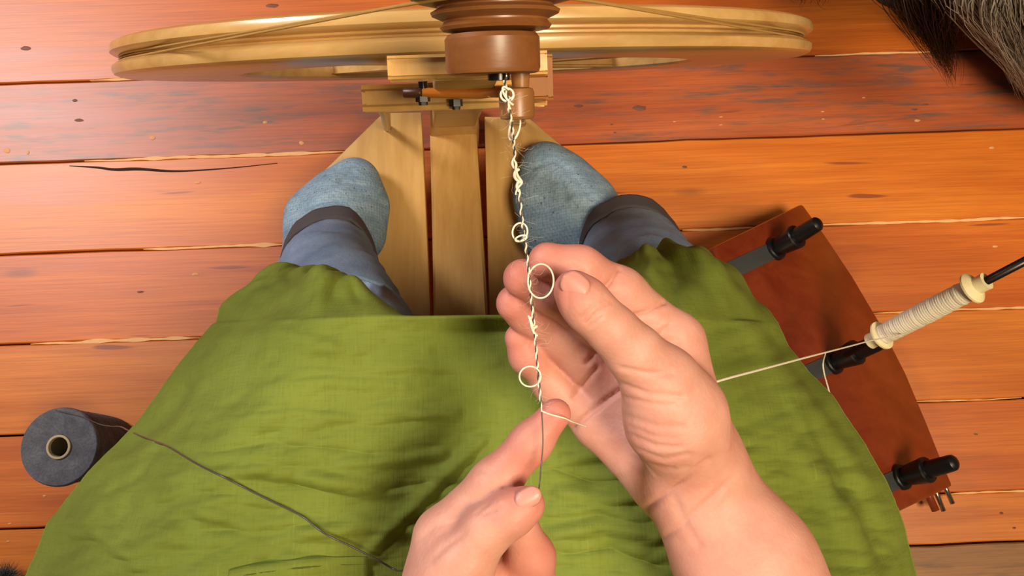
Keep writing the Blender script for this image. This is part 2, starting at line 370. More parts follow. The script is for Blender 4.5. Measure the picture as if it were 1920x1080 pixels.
# post with its top end
Pt0 = at(850, 224, .06); topc = atd(875, 127, .315)
ph = (topc-Pt0); pd = ph.normalized(); pn = U.cross(pd).normalized()
if pn.y > 0: pn = -pn
def tbox(name, p0, w0, t0, p1, w1, t1, mat, parent, bev=.002):
    bm = bmesh.new(); vs = []
    for (p, w_, t_) in ((p0, w0, t0), (p1, w1, t1)):
        for (a, b) in ((-1, -1), (1, -1), (1, 1), (-1, 1)): vs.append(bm.verts.new(p+U*(a*w_)+pn*(b*t_)))
    for f in ((0, 1, 2, 3), (4, 5, 6, 7), (0, 1, 5, 4), (1, 2, 6, 5), (2, 3, 7, 6), (3, 0, 4, 7)): bm.faces.new([vs[q] for q in f])
    bmesh.ops.recalc_face_normals(bm, faces=bm.faces)
    if bev: bmesh.ops.bevel(bm, geom=bm.edges[:], offset=bev, segments=3, affect='EDGES', profile=.5)
    return from_bm(name, bm, mat, parent, angle=40)
tbox('post', Pt0, .024, .010, topc, .013, .004, M['maple'], wheel, .002)
s3 = .315/F
box('post_head', topc+pd*.004, U*(139*s3), pd*.007, pn*(15*s3), M['maple_beam'], wheel, .0012)
box('side_cheek', atd(1001, 150, .322), U*(24*s3), pd*.012, pn*(36*s3), M['amber'], wheel, .001)
box('cheek_panel', atd(1001, 166, .318), U*(16*s3), pd*.010, pn*(17*s3), M['amber'], wheel, .001)
# rocker beam, connecting dowel and bolts
rk = .42/F
box('rocker_beam', atd(852, 180, .42), U*(160*rk), pd*.006, Nn*(13*rk), M['maple_beam'], wheel, .003)
dl = .37/F
tube('connecting_dowel', [atd(780, 173.5, .37), atd(880, 175, .37), atd(900, 175, .37), atd(925, 172, .37), atd(990, 172, .37)], [9*dl, 9.3*dl, 9.6*dl, 11*dl, 12*dl], M['orange_dowel'], wheel, 20, 30).data
tube('dowel_end', [atd(755, 174, .37), atd(757, 174, .37), atd(786, 174, .37), atd(792, 174, .37)], [6*dl, 9*dl, 9.8*dl, 9.8*dl], M['dark_dowel'], wheel, 20)
for (bx_, by_, q) in ((793, 190, .372), (855, 199, .41)):
    lathe('bolt', atd(bx_, by_-5, q), Nn, [(-.002, .0034), (.0014, .0034), (.0015, .0022), (.003, .002)], M['black'], wheel, 6, angle=20)
lathe('bolt', atd(793, 160, .37), Nn, [(-.002, .0022), (.003, .0022)], M['black_metal'], wheel, 12)
# base beam (gently arched foot) and its hinge block
beam_c = [((806, 252), (893, 249), .085), ((809, 330), (900, 328), .098), ((811, 420), (908, 418), .108), ((812, 500), (913, 498), .106), ((813, 590), (917, 587), .098), ((815, 700), (921, 700), .085)]
V = []; Fc = []
bc = np.array([(*l_, *r_, z) for l_, r_, z in beam_c]); bi = np.linspace(0, len(bc)-1, 36)
from_ = np.stack([resample([(i, v, 0) for i, v in enumerate(bc[:, k])], 36)[:, 1] for k in range(5)], 1)
for q, rw in enumerate(from_):
    z = rw[4]; a, b = at(rw[0], rw[1], z), at(rw[2], rw[3], z); e = .0025
    V += [(a.x, a.y, .03), (a.x, a.y, z-e), (a.x+e, a.y, z), (b.x-e, b.y, z), (b.x, b.y, z-e), (b.x, b.y, .03)]
    if q:
        c0 = (q-1)*6; c1 = q*6
        for s in range(6): Fc.append((c0+s, c0+(s+1) % 6, c1+(s+1) % 6, c1+s))
nl = 35*6; Fc += [(0, 1, 2, 3, 4, 5), tuple(nl+k for k in (5, 4, 3, 2, 1, 0))]
bm_ = bmesh.new(); bv = [bm_.verts.new(v) for v in V]; [bm_.faces.new([bv[k] for k in f]) for f in Fc]
bb = from_bm('base_beam', bm_, M['maple_beam'], wheel, angle=25)
hb = [at(805, 206, .135), at(896, 204, .135), at(894, 250, .088), at(806, 253, .088)]
prism('hinge_block', hb, (0, 0, -.05), M['maple'], wheel, .0012)
box('foot_bar', at(850, 222, .014), U*.024, Vector((0, .02, 0)), Vector((0, 0, .014)), M['maple'], wheel, .002)
fb2 = at(866, 690, .012); box('foot_bar', Vector((fb2.x, fb2.y, .0305)), U*.17, Vector((0, .018, 0)), Vector((0, 0, .0305)), M['maple'], wheel, .002)
# treadles
zt = .085
tl = prism('treadle', [at(x, y, zt) for x, y in ((718, 211), (790, 210), (808, 600), (809, 700), (556, 700), (559, 414), (562, 364))], (0, 0, -.015), M['maple'], wheel, .0015)
tr = prism('treadle', [at(x, y, zt) for x, y in ((908, 218), (990, 219), (1155, 358), (1157, 412), (1160, 700), (919, 700), (917, 590))], (0, 0, -.015), M['maple'], wheel, .0015)
for (a, c) in (((712, 186, .43), (727, 241)), ((980, 186, .43), (979, 232))):
    p = at(*c, zt)
    tube('treadle_rod', [atd(*a), (atd(*a)+p)/2+Vector((0, .004, 0)), p+Vector((0, 0, .003))], .0042, M['nylon'], wheel, 16, 10)
    lathe('rod_stud', Vector((p.x, p.y, zt-.002)), (0, 0, 1), [(0, .0044), (.004, .0044), (.0055, .002)], M['steel'], wheel, 14)
for s in (-1, 1):
    box('treadle_hinge', Vector((at(866, 690, .06).x+s*.07, fb2.y, .0655)), U*.03, Vector((0, .008, 0)), Vector((0, 0, .0045)), M['black'], wheel, .001)
# ================================================================ LAZY KATE
def K(px, py, dz=0):
    """a point of the tilted board face: the face drops towards the upper right"""
    Np = Vector((.52, .26, .81)); P0 = at(1590, 690, .105); d = R3 @ Vector(((px-960)/F, (540-py)/F, -1))
    return CAM+d*((P0-CAM).dot(Np)/d.dot(Np)) + Np.normalized()*dz
Nk = Vector((.52, .26, .81)).normalized()
kb = at(1600, 700, 0)
kate = empty('lazy_kate', kb, 'reddish brown tilted wooden rack with black pegs, right of the green apron', 'lazy kate')
out = [(1338, 462), (1505, 381), (1548, 440), (1600, 518), (1652, 606), (1700, 700), (1740, 795), (1770, 870), (1788, 911), (1690, 958), (1600, 985), (1470, 960), (1430, 800), (1385, 620)]
kboard = prism('board', [K(*p) for p in out], -Nk*.020, M['kate'], kate, .0035)
kdir = None
for (a, b, c) in (((1452, 468), (1478, 452), (1520, 430)), ((1560, 680), (1590, 664), (1636, 645)), ((1688, 895), (1716, 876), (1752, 855))):
    P0 = K(a[0], a[1], .0)
    # slot strip in the board running to the lower left
    q0, q1 = Vector(K(a[0]+18, a[1]-8)), Vector(K(a[0]-130, a[1]+62)); dr = (q1-q0).normalized(); sd = Nk.cross(dr)
    prism('slot', [q0-sd*.009+Nk*.0012, q1-sd*.009+Nk*.0012, q1+sd*.009+Nk*.0012, q0+sd*.009+Nk*.0012], -Nk*.004, M['slot'], kate, .0006)
    pe = Nk
    lathe('peg', P0, pe, [(.004, .0082), (.0085, .0098), (.030, .0130), (.0315, .0122), (.0318, .0086), (.055, .0080), (.058, .0075), (.060, .0055), (.061, .003)], M['black'], kate, 16, angle=25)
    lathe('peg_collar', P0, pe, [(0, .0130), (.004, .0128), (.005, .0115)], M['black'], kate, 20, angle=30)
# tines under the near end
for (a, b) in (((1728, 900), (1754, 957)), ((1744, 895), (1769, 958)), ((1762, 890), (1786, 944))):
    tube('tine', [at(*a, .026), at(*b, .024)], .0026 if a[0] > 1735 else .0042, M['steel'] if a[0] > 1735 else M['kate'], kate, 12)
# back rail that holds the board tilted
r0, r1 = K(1400, 560, -.021), K(1560, 930, -.021)
for p in (K(1420, 560, -.022), K(1520, 900, -.022)):
    box('support_leg', Vector((p.x, p.y, p.z/2-.004)), Vector((.012, 0, 0)), Vector((0, .012, 0)), Vector((0, 0, p.z/2-.004)), M['kate'], kate, .002)
# spindle and bobbin on the middle peg
PB = K(1560, 680, .058); e1 = atd(1637, 636, 0.80); 
s0 = atd(1630, 641, .775); s1 = atd(1965, 467, .640)
sd_ = (s1-s0).normalized(); SLn = (s1-s0).length
tube('spindle', [s0-sd_*.03, s0+sd_*(SLn+.01)], .0036, M['dark_steel'], kate, 14)
bob = empty('bobbin', s0, 'ivory plastic bobbin wound with cream yarn on the spindle of the yarn rack', 'bobbin')
b0 = s0+sd_*.004
bobl = None
for t in np.linspace(0, 1, 2000):
    p = project([s0+(s1-s0)*t])[0]
    if p[0] > 1850: bobl = (s1-s0).length*t; break
def flange(o, d, sc=1): return lathe('flange', o, d, [(0, .0075), (.007, .0072), (.0085, .0075), (.011, .0118), (.0128, .0138), (.0145, .0138), (.015, .009)], M['ivory'], bob, 32, angle=30)
flange(s0+sd_*.001, sd_); flange(s0+sd_*bobl, -sd_)
nP = 420; ts = np.linspace(0, 1, nP)
V, Fc = [], []
yl = bobl-.030
prof = []
for i in range(170):
    a = i/169*yl; prof.append((a, .0088+.00045*abs(math.sin(a*1400))+.0006*fbm(a*220, 1)+.0008*math.sin(PI*i/169)))
lathe('wound_yarn', s0+sd_*.015, sd_, prof, M['cream_yarn'], bob, 28, angle=180)
# ================================================================ SPOOL
zs = .105
sc_ = at(110, 838, zs)
spool = empty('thread_spool', (sc_.x, sc_.y, 0), 'grey cotton thread wound on a cardboard tube, left of the apron', 'spool')
rs = 72*(.95-zs)/F
SA = Vector((0, 0, 1))
pr = [(0, .028), (.002, .031)]
for i in range(60):
    a = .004+i/59*(zs-.012); pr.append((a, .031+(rs-.033)*(i/59)**.8+.0011*abs(math.sin(a*420))))
for i in range(8): pr.append((zs-.006+.006*math.sin(i/7*PI/2), rs-.002+.0022*math.cos(i/7*PI/2)))
for i in range(36):
    r_ = (rs-.0025)*(1-i/35)+.0125*(i/35); pr.append((zs+.0008*math.sin(r_*4200)*.35-.0008*(i/35), r_))
pr += [(zs-.004, .0122)]
pr[-1] = (.002, .0122)
lathe('thread_winding', (sc_.x, sc_.y, 0), SA, pr, M['spool'], spool, 64, True, 180)
lathe('cardboard_tube', (sc_.x, sc_.y, 0), SA, [(.001, .0122), (zs+.001, .0122), (zs+.0012, .0118), (zs+.0012, .0100), (zs, .0098), (.001, .0098)], M['tube'], spool, 40, True, 30)
lathe('bore_shade', (sc_.x, sc_.y, 0), SA, [(zs-.003, .0098), (zs-.003, .0094), (.003, .0094), (.003, .0098)], M['tube_in'], spool, 32, True, 30)  # dark liner added to paint the shade down the hole
# ================================================================ SKIN SURFACE TOOLS (implicit body -> one mesh)
def surface_nets(f, org, h):
    s = f < 0; nx, ny, nz = f.shape
    acc = np.zeros((nx-1, ny-1, nz-1, 3), np.float32); cnt = np.zeros((nx-1, ny-1, nz-1), np.float32)
    offs = [(0, 0), (0, 1), (1, 0), (1, 1)]
    for ax in range(3):
        for (p, q) in offs:
            lo = [0, 0, 0]; oth = [i for i in range(3) if i != ax]; lo[oth[0]] = p; lo[oth[1]] = q; hi = list(lo); hi[ax] = 1
            sl = lambda o: tuple(slice(o[i], o[i]+f.shape[i]-1) for i in range(3))
            a, b = f[sl(lo)], f[sl(hi)]; m = (a < 0) != (b < 0)
            t = np.where(m, a/np.where(m, a-b, 1), 0)
            for i in range(3):
                acc[..., i] += np.where(m, (t if i == ax else lo[i]), 0)
            cnt += m
    act = cnt > 0; idx = -np.ones(cnt.shape, np.int64); idx[act] = np.arange(act.sum())
    ijk = np.argwhere(act); V = (ijk+acc[act]/cnt[act][:, None])*h+org
    Fc = []
    for ax in range(3):
        o1, o2 = [(1, 2), (2, 0), (0, 1)][ax]
        sl0 = [slice(1, -1)]*3; sl0[ax] = slice(0, -1); sl1 = list(sl0); sl1[ax] = slice(1, None)
        a = s[tuple(sl0)]; b = s[tuple(sl1)]; e = np.argwhere(a != b); 
        if not len(e): continue
        fl = a[tuple(e.T)]; g = e.copy(); 
        for i in range(3):
            if i != ax: g[:, i] += 1
        d1 = np.zeros(3, int); d1[o1] = 1; d2 = np.zeros(3, int); d2[o2] = 1
        c = [idx[tuple(q.T)] for q in (g-d1-d2, g-d2, g, g-d1)]
        Q = np.stack(c, 1); Q[~fl] = Q[~fl][:, ::-1]; Fc.append(Q)
    return V, np.concatenate(Fc)
def smin(a, b, k):
    h = np.clip(.5+.5*(b-a)/k, 0, 1); return b*(1-h)+a*h-k*h*(1-h)
class Field:
    def __init__(s, prims, h, pad=.008):
        P = np.array([list(p[0]) for p in prims]+[list(p[1]) for p in prims]); r = max(max(p[2], p[3]) for p in prims)
        lo = np.min([np.minimum(np.array(p[0])-p[2], np.array(p[1])-p[3]) for p in prims], 0)-pad; hi = np.max([np.maximum(np.array(p[0])+p[2], np.array(p[1])+p[3]) for p in prims], 0)+pad
        s.o = lo; s.h = h; s.n = np.ceil((hi-lo)/h).astype(int)+1
        s.ax = [(lo[i]+h*np.arange(s.n[i])).astype(np.float32) for i in range(3)]
        s.f = np.full(s.n, .05, np.float32)
    def block(s, pr, mg):
        lo = np.min([np.minimum(np.array(p[0])-p[2], np.array(p[1])-p[3]) for p in pr], 0)-mg; hi = np.max([np.maximum(np.array(p[0])+p[2], np.array(p[1])+p[3]) for p in pr], 0)+mg
        i0 = np.maximum(np.floor((lo-s.o)/s.h).astype(int), 0); i1 = np.minimum(np.ceil((hi-s.o)/s.h).astype(int)+1, s.n)
        return tuple(slice(a, b) for a, b in zip(i0, i1))
    def chain(s, pr, sl, k):
        X, Y, Z = np.meshgrid(*[s.ax[i][sl[i]] for i in range(3)], indexing='ij'); out = None
        for p in pr:
            a = np.array(p[0], np.float32); ba = np.array(p[1], np.float32)-a; L2 = max(float(ba@ba), 1e-12)
            px_, py_, pz_ = X-a[0], Y-a[1], Z-a[2]
            t = np.clip((px_*ba[0]+py_*ba[1]+pz_*ba[2])/L2, 0, 1)
            d = np.sqrt((px_-t*ba[0])**2+(py_-t*ba[1])**2+(pz_-t*ba[2])**2)-(p[2]+(p[3]-p[2])*t)
            out = d if out is None else smin(out, d, k)
        return out.astype(np.float32)
def implicit(core, chains, h, kcore=.012, kchain=.004, kjoin=.008, ksep=.0012):
    allp = core+[p for c in chains for p in c]; fd = Field(allp, h)
    sl = fd.block(core, .02); c = np.full(fd.n, .05, np.float32); c[sl] = fd.chain(core, sl, kcore); tot = c.copy()
    for ch in chains:
        sl = fd.block(ch, .012); d = fd.chain(ch, sl, kchain); j = smin(c[sl], d, kjoin); tot[sl] = smin(tot[sl], j, ksep)
    return surface_nets(tot, fd.o, h)
def pj(px, py, dep, r): return (atd(px, py, dep), r*dep/F)
def limb(*pts):
    q = [pj(*p) for p in pts]; return [(q[i][0], q[i+1][0], q[i][1], q[i+1][1]) for i in range(len(q)-1)]
def seg_dist(P, poly):
    best = np.full(len(P), 1e9)
    for a, b in zip(poly[:-1], poly[1:]):
        a = np.array(a, float); b = np.array(b, float); ba = b-a; t = np.clip(((P-a)@ba)/(ba@ba), 0, 1)
        best = np.minimum(best, np.linalg.norm(P-a-t[:, None]*ba, axis=1))
    return best
def relax(V, Q, it=2, lam=.5):
    n = len(V); E = np.concatenate([Q[:, [0, 1]], Q[:, [1, 2]], Q[:, [2, 3]], Q[:, [3, 0]]]); E = np.concatenate([E, E[:, ::-1]])
    deg = np.bincount(E[:, 0], minlength=n)[:, None]
    for _ in range(it):
        for l_ in (lam, -lam*1.04):
            S_ = np.stack([np.bincount(E[:, 0], V[E[:, 1], i], n) for i in range(3)], 1); V = V+l_*(S_/np.maximum(deg, 1)-V)
    return V
def normals(V, Q):
    fn = np.cross(V[Q[:, 2]]-V[Q[:, 0]], V[Q[:, 3]]-V[Q[:, 1]]); N = np.zeros_like(V)
    for i in range(4): np.add.at(N, Q[:, i], fn)
    return N/(np.linalg.norm(N, axis=1)[:, None]+1e-12)
def carve(V, Q, lines):
    """press skin creases (polyline, width px, depth m) into the surface that faces up"""
    N = normals(V, Q); P = project(V); face = ((CAMn-V)*N).sum(1)/np.linalg.norm(CAMn-V, axis=1)
    for (poly, wd, dp, dmax) in lines:
        ok = (P[:, 2] < dmax) if dmax > 0 else (P[:, 2] > -dmax)
        d = seg_dist(P[:, :2], poly); m = np.exp(-(d/wd)**2)*np.clip(face*2.2, 0, 1)*ok
        V = V-N*(dp*m)[:, None]
    return V
# ================================================================ PERSON
person = empty('person', (0, -.15, 0), 'seated person in green linen apron, blue trousers and knitted socks, both hands guiding the yarn', 'person')
# --- right hand (palm towards the camera, thumb in front)
coreR = limb((1510, 1280, .342, 138), (1400, 1062, .347, 122), (1292, 885, .350, 100))
coreR += limb((1318, 860, .350, 62), (1268, 640, .350, 50)) + limb((1290, 870, .357, 60), (1215, 685, .362, 48))
coreR += limb((1265, 885, .362, 58), (1160, 735, .370, 45)) + limb((1232, 890, .362, 54), (1124, 800, .370, 42))
coreR += limb((1310, 860, .338, 66), (1268, 785, .328, 84), (1238, 715, .321, 68))
thumbR = limb((1238, 718, .321, 66), (1190, 662, .315, 51), (1150, 620, .311, 44), (1108, 581, .308, 43), (1088, 558, .307, 40), (1073, 541, .306, 33))
indexR = limb((1268, 640, .350, 48), (1163, 548, .343, 44), (1088, 504, .336, 40), (1026, 490, .333, 36))
midR = limb((1205, 678, .362, 46), (1112, 602, .356, 42), (1030, 545, .346, 41), (980, 522, .341, 37))
ringR = limb((1150, 728, .370, 44), (1052, 634, .364, 40), (992, 588, .355, 37), (965, 569, .350, 35))
pinkR = limb((1118, 792, .372, 40), (1038, 722, .372, 35), (990, 668, .364, 32), (974, 634, .360, 28))
VR, QR = implicit(coreR, [thumbR, indexR, midR, ringR, pinkR], .0012, .012, .005, .006, .0014)
VR = relax(VR, QR, 5)
crR = [([(1165, 690), (1215, 700), (1262, 700)], 5, 0.00074, .34), ([(1164, 720), (1215, 738), (1280, 745)], 5, 0.00074, .34), ([(1166, 745), (1220, 757), (1270, 762)], 4, 0.00056, .34),
       ([(1172, 780), (1230, 800), (1280, 800)], 6, 0.00056, .35), ([(1180, 815), (1230, 836), (1280, 840)], 5, 0.00062, .35), ([(1190, 842), (1245, 862), (1290, 850)], 5, 0.00062, .36), ([(1200, 868), (1250, 882), (1290, 876)], 5, 0.00050, .36),
       ([(1180, 800), (1225, 818), (1265, 822)], 4, 0.00050, .35), ([(1185, 858), (1230, 874), (1262, 880)], 4, 0.00050, .36),
       ([(1195, 968), (1255, 920), (1330, 862)], 6, .0012, .4), ([(1232, 1022), (1300, 965), (1370, 900)], 6, .0010, .4), ([(1265, 935), (1285, 985), (1310, 1020)], 9, .0006, .4),
       ([(1070, 497), (1092, 512), (1082, 530)], 4, .0009, -.324), ([(1160, 505), (1142, 535), (1125, 552)], 5, .0013, -.324), ([(1128, 540), (1150, 528)], 4, .0006, -.324),
       ([(1248, 566), (1215, 585), (1184, 594)], 5, .0015, -.324), ([(1222, 636), (1258, 610)], 4, .0010, -.324), ([(1205, 622), (1240, 640), (1275, 640)], 7, .0007, -.324),
       ([(1098, 604), (1122, 584), (1146, 566)], 3.5, .0009, .32), ([(1090, 596), (1112, 578), (1136, 560)], 3, .0007, .32), ([(1104, 612), (1130, 592)], 3, .0006, .32),
       ([(1065, 812), (1110, 770), (1165, 730)], 5, .0018, -.34), ([(1100, 680), (1125, 655), (1155, 690)], 5, .0012, -.34), ([(1120, 690), (1085, 730), (1075, 745)], 5, .0012, -.34)]
VR = carve(VR, QR, crR)
# --- left hand (back towards the camera)
coreL = limb((690, 1520, .325, 122), (760, 1300, .330, 100))
coreL += limb((790, 1250, .332, 75), (832, 1012, .326, 54)) + limb((810, 1280, .338, 70), (868, 1085, .338, 54))
coreL += limb((800, 1300, .345, 66), (878, 1160, .348, 50)) + limb((790, 1320, .35, 60), (868, 1235, .355, 46))
coreL += limb((805, 1250, .325, 70), (838, 1130, .315, 66), (868, 1058, .312, 54))
thumbL = limb((868, 1058, .312, 52), (915, 992, .309, 44), (960, 962, .306, 40), (988, 946, .305, 34))
indexL = limb((836, 1004, .325, 54), (928, 906, .320, 44), (996, 830, .317, 36), (1042, 776, .315, 29))
midL = limb((872, 1090, .338, 50), (994, 1092, .340, 44), (996, 1045, .334, 42), (975, 985, .326, 34))
ringL = limb((880, 1165, .348, 46), (985, 1170, .350, 42), (968, 1110, .347, 38), (945, 1060, .342, 33))
pinkL = limb((870, 1238, .355, 42), (965, 1245, .356, 36), (955, 1185, .356, 32), (935, 1140, .352, 29))
VL, QL = implicit(coreL, [thumbL, indexL, midL, ringL, pinkL], .0012, .012, .005, .006, .0014)
VL = relax(VL, QL, 6)
crL = [([(905, 966), (930, 950), (945, 956)], 3, .0005, .305), ([(895, 962), (915, 944)], 3, .0003, .305), ([(922, 962), (946, 944)], 3, .0004, .305), ([(1006, 818), (1018, 842)], 4, .0004, -.306),
       ([(900, 880), (925, 890), (945, 915)], 7, .0004, -.308), ([(810, 1048), (838, 1022), (870, 1000)], 7, .0005, -.3), ([(790, 1010), (815, 985), (850, 975)], 8, .0004, -.312)]
VL = carve(VL, QL, crL)
# --- elbows, upper arms, shoulders, neck and head carry the hands (outside the frame)
def w3(*p): return Vector(p)
wrR = Vector(atd(1400, 1062, .347)); wrL = Vector(atd(725, 1410, .3275))
elR = w3(.215, -.275, .60); elL = w3(-.215, -.33, .60); shR = w3(.165, -.33, .985); shL = w3(-.165, -.33, .985)
HC = w3(0, -.300, 1.225); fw = Vector((0, .80, -.60)); upv = Vector((0, .60, .80))
def hp(x, f, u_): return HC+Vector((x, 0, 0))+fw*f+upv*u_
torso = [(w3(-.07, -.34, .50), w3(.07, -.34, .50), .105, .105), (w3(0, -.35, .52), w3(0, -.345, .78), .115, .11), (w3(-.06, -.345, .86), w3(.06, -.345, .86), .10, .10), (w3(-.12, -.34, .965), w3(.12, -.34, .965), .055, .055),
         (w3(0, -.345, .97), w3(0, -.33, 1.10), .052, .050), (w3(0, -.33, 1.10), HC, .050, .055),
         (hp(0, -.012, .030), hp(0, .008, .026), .082, .080), (hp(0, .02, -.02), hp(0, .045, -.078), .062, .034), (hp(-.03, .03, -.05), hp(.03, .03, -.05), .036, .036)]
armR = [(shR, elR, .048, .038), (elR, wrR, .038, .0272)]; armL = [(shL, elL, .048, .038), (elL, wrL, .038, .0262)]
face = [[(hp(0, .082, .012), hp(0, .104, -.022), .008, .0125)], [(hp(-.010, .094, -.024), hp(.010, .094, -.024), .008, .008)], [(hp(-.016, .076, -.050), hp(.016, .076, -.050), .008, .008)], [(hp(-.013, .074, -.061), hp(.013, .074, -.061), .0085, .0085)],
        [(hp(.082, -.008, .012), hp(.080, -.012, -.022), .012, .009)], [(hp(-.082, -.008, .012), hp(-.080, -.012, -.022), .012, .009)], [(hp(-.045, .074, .030), hp(-.014, .082, .026), .007, .007)], [(hp(.045, .074, .030), hp(.014, .082, .026), .007, .007)]]
VB, QB = implicit(torso, [armR, armL]+face, .0055, .04, .02, .012, .002)
VB = relax(VB, QB, 3)
V = np.concatenate([VR, VL, VB]); Q = np.concatenate([QR, QL+len(VR), QB+len(VR)+len(VL)])
me = bpy.data.meshes.new('body'); me.from_pydata(V.tolist(), [], Q.tolist()); me.update()
fl = np.zeros(len(V))
for (c, r) in [(pj(1026, 490, .333, 60)), pj(970, 515, .341, 62), pj(960, 568, .35, 55), pj(974, 640, .36, 48), pj(1073, 538, .306, 50), pj(1040, 780, .315, 60), pj(988, 946, .305, 48), pj(1000, 1040, .334, 60), pj(1100, 500, .34, 60), pj(980, 845, .318, 60)]:
    d = np.linalg.norm(V-np.array(c), axis=1)/r; fl = np.maximum(fl, np.exp(-d**2)*.62)
fl = np.clip(fl+.10, 0, 1)
at_ = me.attributes.new('flush', 'FLOAT', 'POINT'); at_.data.foreach_set('value', fl.astype(np.float32))
body = link('body', me, M['skin'], person)
# --- face details, hair and the green bodice
M['eye'] = plain('eye_white', (236, 230, 222), .15); M['iris'] = plain('brown_iris', (70, 46, 30), .2); M['hair'] = plain('brown_hair', (78, 50, 32), .55, bump=.5, bs=200)
for sx in (-1, 1):
    e = lathe('eye', hp(sx*.031, .062, .012), fw, [(-.011+.011*(1-math.cos(q*PI/10)), .0112*math.sin(q*PI/10)) for q in range(1, 10)], M['eye'], body, 20, angle=180)
    lathe('iris', hp(sx*.031, .0722, .011), fw, [(0, .005), (.0008, .0035)], M['iris'], e, 16)
hairc = [(hp(0, -.022, .040), hp(0, .004, .052), .086, .078), (hp(0, -.05, .02), hp(0, -.06, -.05), .074, .055), (hp(-.062, -.02, .03), hp(-.066, -.03, -.05), .030, .022), (hp(.062, -.02, .03), hp(.066, -.03, -.05), .030, .022), (hp(0, -.115, .03), hp(0, -.13, .02), .042, .036)]
HV_, HQ_ = implicit(hairc, [], .005, .02); HV_ = HV_+normals(HV_, HQ_)*np.array([.0025*fbm(p[0]*140, p[1]*30, p[2]*30) for p in HV_])[:, None]
mk('hair', HV_, HQ_, M['hair'], person)
bod = [(w3(-.08, -.345, .46), w3(.08, -.345, .46), .118, .118), (w3(-.02, -.35, .52), w3(0, -.345, .78), .150, .138), (w3(.02, -.35, .52), w3(.02, -.345, .78), .150, .132), (w3(-.06, -.345, .86), w3(.06, -.345, .86), .109, .109), (w3(-.125, -.34, .965), w3(.125, -.34, .965), .062, .062)]
slv = [[(shR, shR.lerp(elR, .55), .056, .055)], [(shL, shL.lerp(elL, .55), .056, .055)]]
BV_, BQ_ = implicit(bod, slv, .006, .04, .01, .02, .002); BV_ = BV_+normals(BV_, BQ_)*np.array([.003*fbm(p[0]*18, p[1]*18, p[2]*12) for p in BV_])[:, None]
mk('bodice', BV_, BQ_, M['linen'], person)
# --- thumbnails
def nail(name, base_px, tip_px, half, dep, lift, parent):
    a = Vector(atd(*base_px, dep)); b = Vector(atd(*tip_px, dep)); ax = b-a; Ln = ax.length; ax.normalize(); up = (CAM-(a+b)/2).normalized(); up = (up-ax*up.dot(ax)).normalized(); sd = ax.cross(up)
    hw = half*dep/F; V = []; Fc = []; n, m = 9, 9
    for i in range(n):
        t = i/(n-1)
        for j in range(m):
            s = j/(m-1)*2-1
            e0 = -.10*math.sqrt(max(0, 1-s*s*.98)); e1 = 1+.16*math.sqrt(max(0, 1-s*s*.98))-.12
            q = e0+(e1-e0)*t; V.append(a+ax*(Ln*q)+sd*(hw*s*(1-.30*abs(2*t-1)**4))+up*(lift-hw*(.42*s*s)-Ln*.10*max(0, q-.2)**2))
    for i in range(n-1):
        for j in range(m-1): Fc.append((i*m+j, i*m+j+1, (i+1)*m+j+1, (i+1)*m+j))
    o = mk(name, V, Fc, M['nailskin'], parent); md = o.modifiers.new('thickness', 'SOLIDIFY'); md.thickness = .0006; return o
nail('thumbnail', (1094, 548), (1056, 517), 25, .306, .0081, body)
nail('thumbnail', (975, 941), (1014, 921), 19, .305, .0073, body)
# --- apron
Ll = [(590, 408), (600, 405), (640, 370), (690, 330), (790, 258), (880, 170), (980, 90), (1080, 48), (1200, 15), (1400, -20), (1700, -50)]
Lr = [(590, 1452), (600, 1457), (650, 1480), (700, 1520), (740, 1560), (830, 1620), (900, 1660), (970, 1690), (1080, 1718), (1200, 1738), (1400, 1760), (1700, 1790)]
def edge(tab, y): a = np.array(tab, float); return float(np.interp(y, a[:, 0], a[:, 1]))
ridges = [([(830, 990), (900, 915), (1000, 790)], 13, .0022), ([(700, 1030), (830, 900), (905, 830)], 16, .0022), ([(230, 840), (300, 800), (350, 735)], 16, -.0040), ([(270, 850), (330, 800), (360, 745)], 12, .0022),
          ([(330, 900), (480, 880), (640, 905), (700, 915)], 12, .0022), ([(220, 960), (300, 930), (430, 900)], 12, .0018), ([(560, 800), (700, 770), (850, 780)], 11, .0013), ([(480, 730), (620, 715), (760, 725)], 9, .001),
          ([(1060, 860), (1130, 850), (1190, 870)], 10, .0022), ([(1050, 920), (1130, 935), (1215, 930)], 12, .0025), ([(1040, 1000), (1120, 985), (1230, 1005)], 11, .0022), ([(560, 1000), (700, 985), (800, 1000)], 10, .0016),
          ([(190, 1000), (260, 1040), (330, 1000)], 16, .003), ([(120, 1040), (190, 1010), (250, 950)], 14, -.0022), ([(380, 960), (470, 990), (560, 970)], 12, .0016),
          ([(1390, 600), (1460, 700), (1540, 800), (1610, 900)], 22, .0045), ([(1440, 620), (1500, 700), (1590, 830)], 14, -.003), ([(1500, 850), (1580, 960), (1620, 1080)], 22, .0045), ([(1560, 860), (1640, 1000)], 18, -.004),
          ([(700, 680), (820, 690), (930, 680)], 10, .0008), ([(540, 660), (660, 655), (800, 660)], 9, .0007), ([(640, 870), (760, 860), (830, 850)], 9, .0014), ([(1040, 760), (1100, 880), (1150, 1040)], 30, -.003),
          ([(420, 640), (520, 625), (620, 650)], 16, .002), ([(110, 1070), (200, 1075), (300, 1050)], 12, .0018), ([(860, 930), (940, 1000), (960, 1080)], 16, .0015)]
